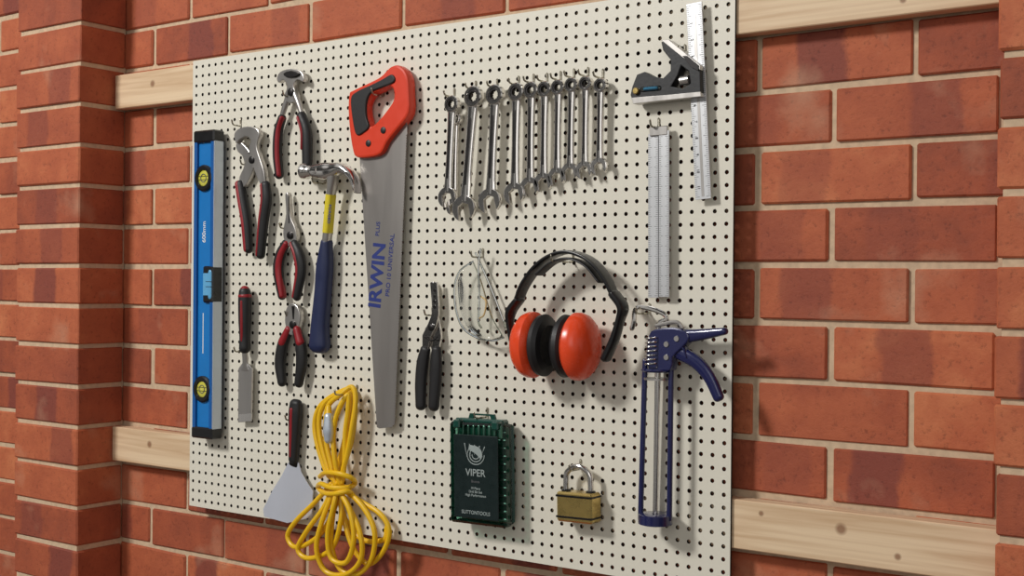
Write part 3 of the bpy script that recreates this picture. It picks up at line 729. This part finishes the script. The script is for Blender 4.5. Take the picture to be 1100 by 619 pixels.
for k in range(5): sweepw([(*f.p(.034+k*.001, Wd*(.3+.09*k), hh+.0002), .001, .0003), (*f.p(.056-k*.002, Wd*(.34+.07*k), hh+.0002), .0003, .0003)], M['print'], 'emblem_fang', n=6)
end()

# ------------------------------------------------------------------ padlock
begin('padlock')
H = .036
f = Fr(P(597, 528, H), P(597.5, 560, H)); Wd = (P(635, 528, H)-P(597, 528, H)).x; L = f.L
f.box(0, L, 0, Wd, .006, H, M['brass'], 'body', .003)
f.box(L*.10, L*.17, -.0004, Wd+.0004, .0058, H+.0005, M['dark'], 'band_top', .0004)
f.box(L*.80, L*.87, -.0004, Wd+.0004, .0058, H+.0005, M['dark'], 'band_bottom', .0004)
tube([f.p(.006, .010, .021), f.p(-.012, .010, .021), f.p(-.030, .013, .021), f.p(-.040, Wd*.5, .021), f.p(-.030, Wd-.013, .021), f.p(-.012, Wd-.010, .021), f.p(.006, Wd-.010, .021)], .0046, M['chrome'], 'shackle', n=14)
for b_ in (.010, Wd-.010): lathe(f.p(0, b_, .021), f.A*-1, [(0, .0075), (.002, .0075), (.003, .006)], M['blackg'], 'shackle_seal', n=20)
end()

# ------------------------------------------------------------------ extension cord
begin('extension_cord')
R = .0047
def cord(pts, cyc=False): tubep(pts, R, M['yellow'], 'cord', sub=10, cyc=cyc, n=10)
cord([(376, 418, .012), (358, 425, .020), (343, 438, .022), (338, 458, .022), (343, 485, .024), (354, 512, .026), (366, 505, .02), (376, 480, .018), (381, 450, .016), (381, 428, .012)], True)
cord([(373, 421, .020), (352, 430, .028), (343, 450, .030), (346, 480, .030), (358, 515, .032), (366, 490, .028), (374, 455, .026), (377, 432, .02)], True)
cord([(378, 416, .028), (366, 424, .036), (352, 438, .038), (350, 470, .038), (356, 500, .038), (362, 520, .036), (372, 492, .034), (378, 460, .034), (382, 430, .03)], True)
cord([(374, 424, .036), (364, 440, .044), (358, 465, .044), (360, 495, .044), (366, 520, .036), (370, 498, .034), (371, 465, .036), (374, 440, .036)], True)
cord([(344, 512, .016), (350, 508, .040), (364, 509, .052), (378, 514, .040), (381, 520, .018), (372, 524, .042), (356, 524, .052), (345, 520, .040), (342, 524, .018), (350, 530, .040), (362, 530, .052), (374, 528, .042), (379, 532, .018)])
cord([(356, 520, .022), (338, 540, .026), (318, 560, .026), (309, 576, .022), (318, 588, .024), (340, 578, .030), (356, 555, .034), (364, 528, .03)])
cord([(358, 522, .030), (348, 545, .034), (330, 570, .034), (320, 590, .030), (332, 600, .030), (356, 590, .036), (366, 560, .04), (366, 530, .036)])
cord([(360, 524, .036), (346, 560, .044), (340, 590, .044), (350, 614, .036), (372, 617, .036), (388, 600, .042), (386, 570, .046), (370, 535, .04)])
cord([(366, 524, .020), (386, 538, .022), (408, 552, .022), (418, 570, .020), (412, 592, .020), (396, 606, .022), (380, 590, .028), (370, 560, .03), (364, 530, .03)])
cord([(368, 522, .030), (390, 545, .034), (402, 570, .034), (400, 598, .030), (386, 616, .030), (366, 612, .034), (356, 585, .040), (358, 550, .044), (362, 528, .04)])
cord([(364, 526, .044), (376, 550, .050), (380, 580, .050), (372, 604, .046), (356, 600, .046), (352, 575, .050), (358, 545, .052), (362, 528, .046)])
cord([(362, 528, .02), (372, 560, .018), (390, 580, .018), (412, 580, .018), (416, 566, .016)])
sweep([(353, 448, .050, .008, .008), (353, 462, .050, .010, .010), (353, 472, .050, .008, .008)], M['silver'], 'plug')
sweep([(353, 438, .046, .005, .005), (353, 450, .050, .007, .007)], M['yellow'], 'plug_strain_relief')
end()

# ------------------------------------------------------------------ light
def area(name, loc, tgt, size, power, col, sy=None):
    l = bpy.data.lights.new(name, 'AREA'); l.size = size; l.energy = power; l.color = col
    if sy: l.shape = 'RECTANGLE'; l.size_y = sy
    o = bpy.data.objects.new(name, l); sc.collection.objects.link(o); o.location = loc
    o.rotation_euler = (Vector(tgt)-Vector(loc)).to_track_quat('-Z', 'Y').to_euler()
area('softbox_key', (-1.0, -3.5, 3.9), (.8, 0, 1.45), .65, 134, (1, .98, .945))
area('softbox_fill', (2.2, -3.2, 2.3), (1.1, 0, 1.4), 1.6, 11, (1, .97, .94))
w = bpy.data.worlds.new('world'); sc.world = w; w.use_nodes = True
t = w.node_tree; N = t.nodes; Lk = t.links; bg = N['Background']
tc = N.new('ShaderNodeTexCoord'); sp = N.new('ShaderNodeSeparateXYZ'); Lk.new(tc.outputs['Generated'], sp.inputs[0])
rp = N.new('ShaderNodeValToRGB')
mr = N.new('ShaderNodeMapRange'); mr.inputs[1].default_value = -1; mr.inputs[2].default_value = 1; Lk.new(sp.outputs[2], mr.inputs[0]); Lk.new(mr.outputs[0], rp.inputs[0])
e = rp.color_ramp.elements; e[0].position = .3; e[0].color = (.12, .11, .10, 1); e[1].position = .8; e[1].color = (.6, .59, .57, 1)
x = e.new(.5); x.color = (.5, .49, .47, 1)
no = N.new('ShaderNodeTexNoise'); no.inputs['Scale'].default_value = 3.2; no.inputs['Detail'].default_value = 1; Lk.new(tc.outputs['Generated'], no.inputs['Vector'])  # noise blotches added to the surroundings for contrast in chrome reflections
r4 = N.new('ShaderNodeValToRGB'); r4.color_ramp.elements[0].position = .44; r4.color_ramp.elements[0].color = (.12, .12, .12, 1); r4.color_ramp.elements[1].position = .54; r4.color_ramp.elements[1].color = (2.0, 2.0, 2.0, 1)
Lk.new(no.outputs['Fac'], r4.inputs[0])
mm_ = N.new('ShaderNodeMix'); mm_.data_type = 'RGBA'; mm_.blend_type = 'MULTIPLY'; mm_.inputs[0].default_value = 1; Lk.new(rp.outputs[0], mm_.inputs[6]); Lk.new(r4.outputs[0], mm_.inputs[7])
Lk.new(mm_.outputs[2], bg.inputs[0]); bg.inputs[1].default_value = .45
print('done')
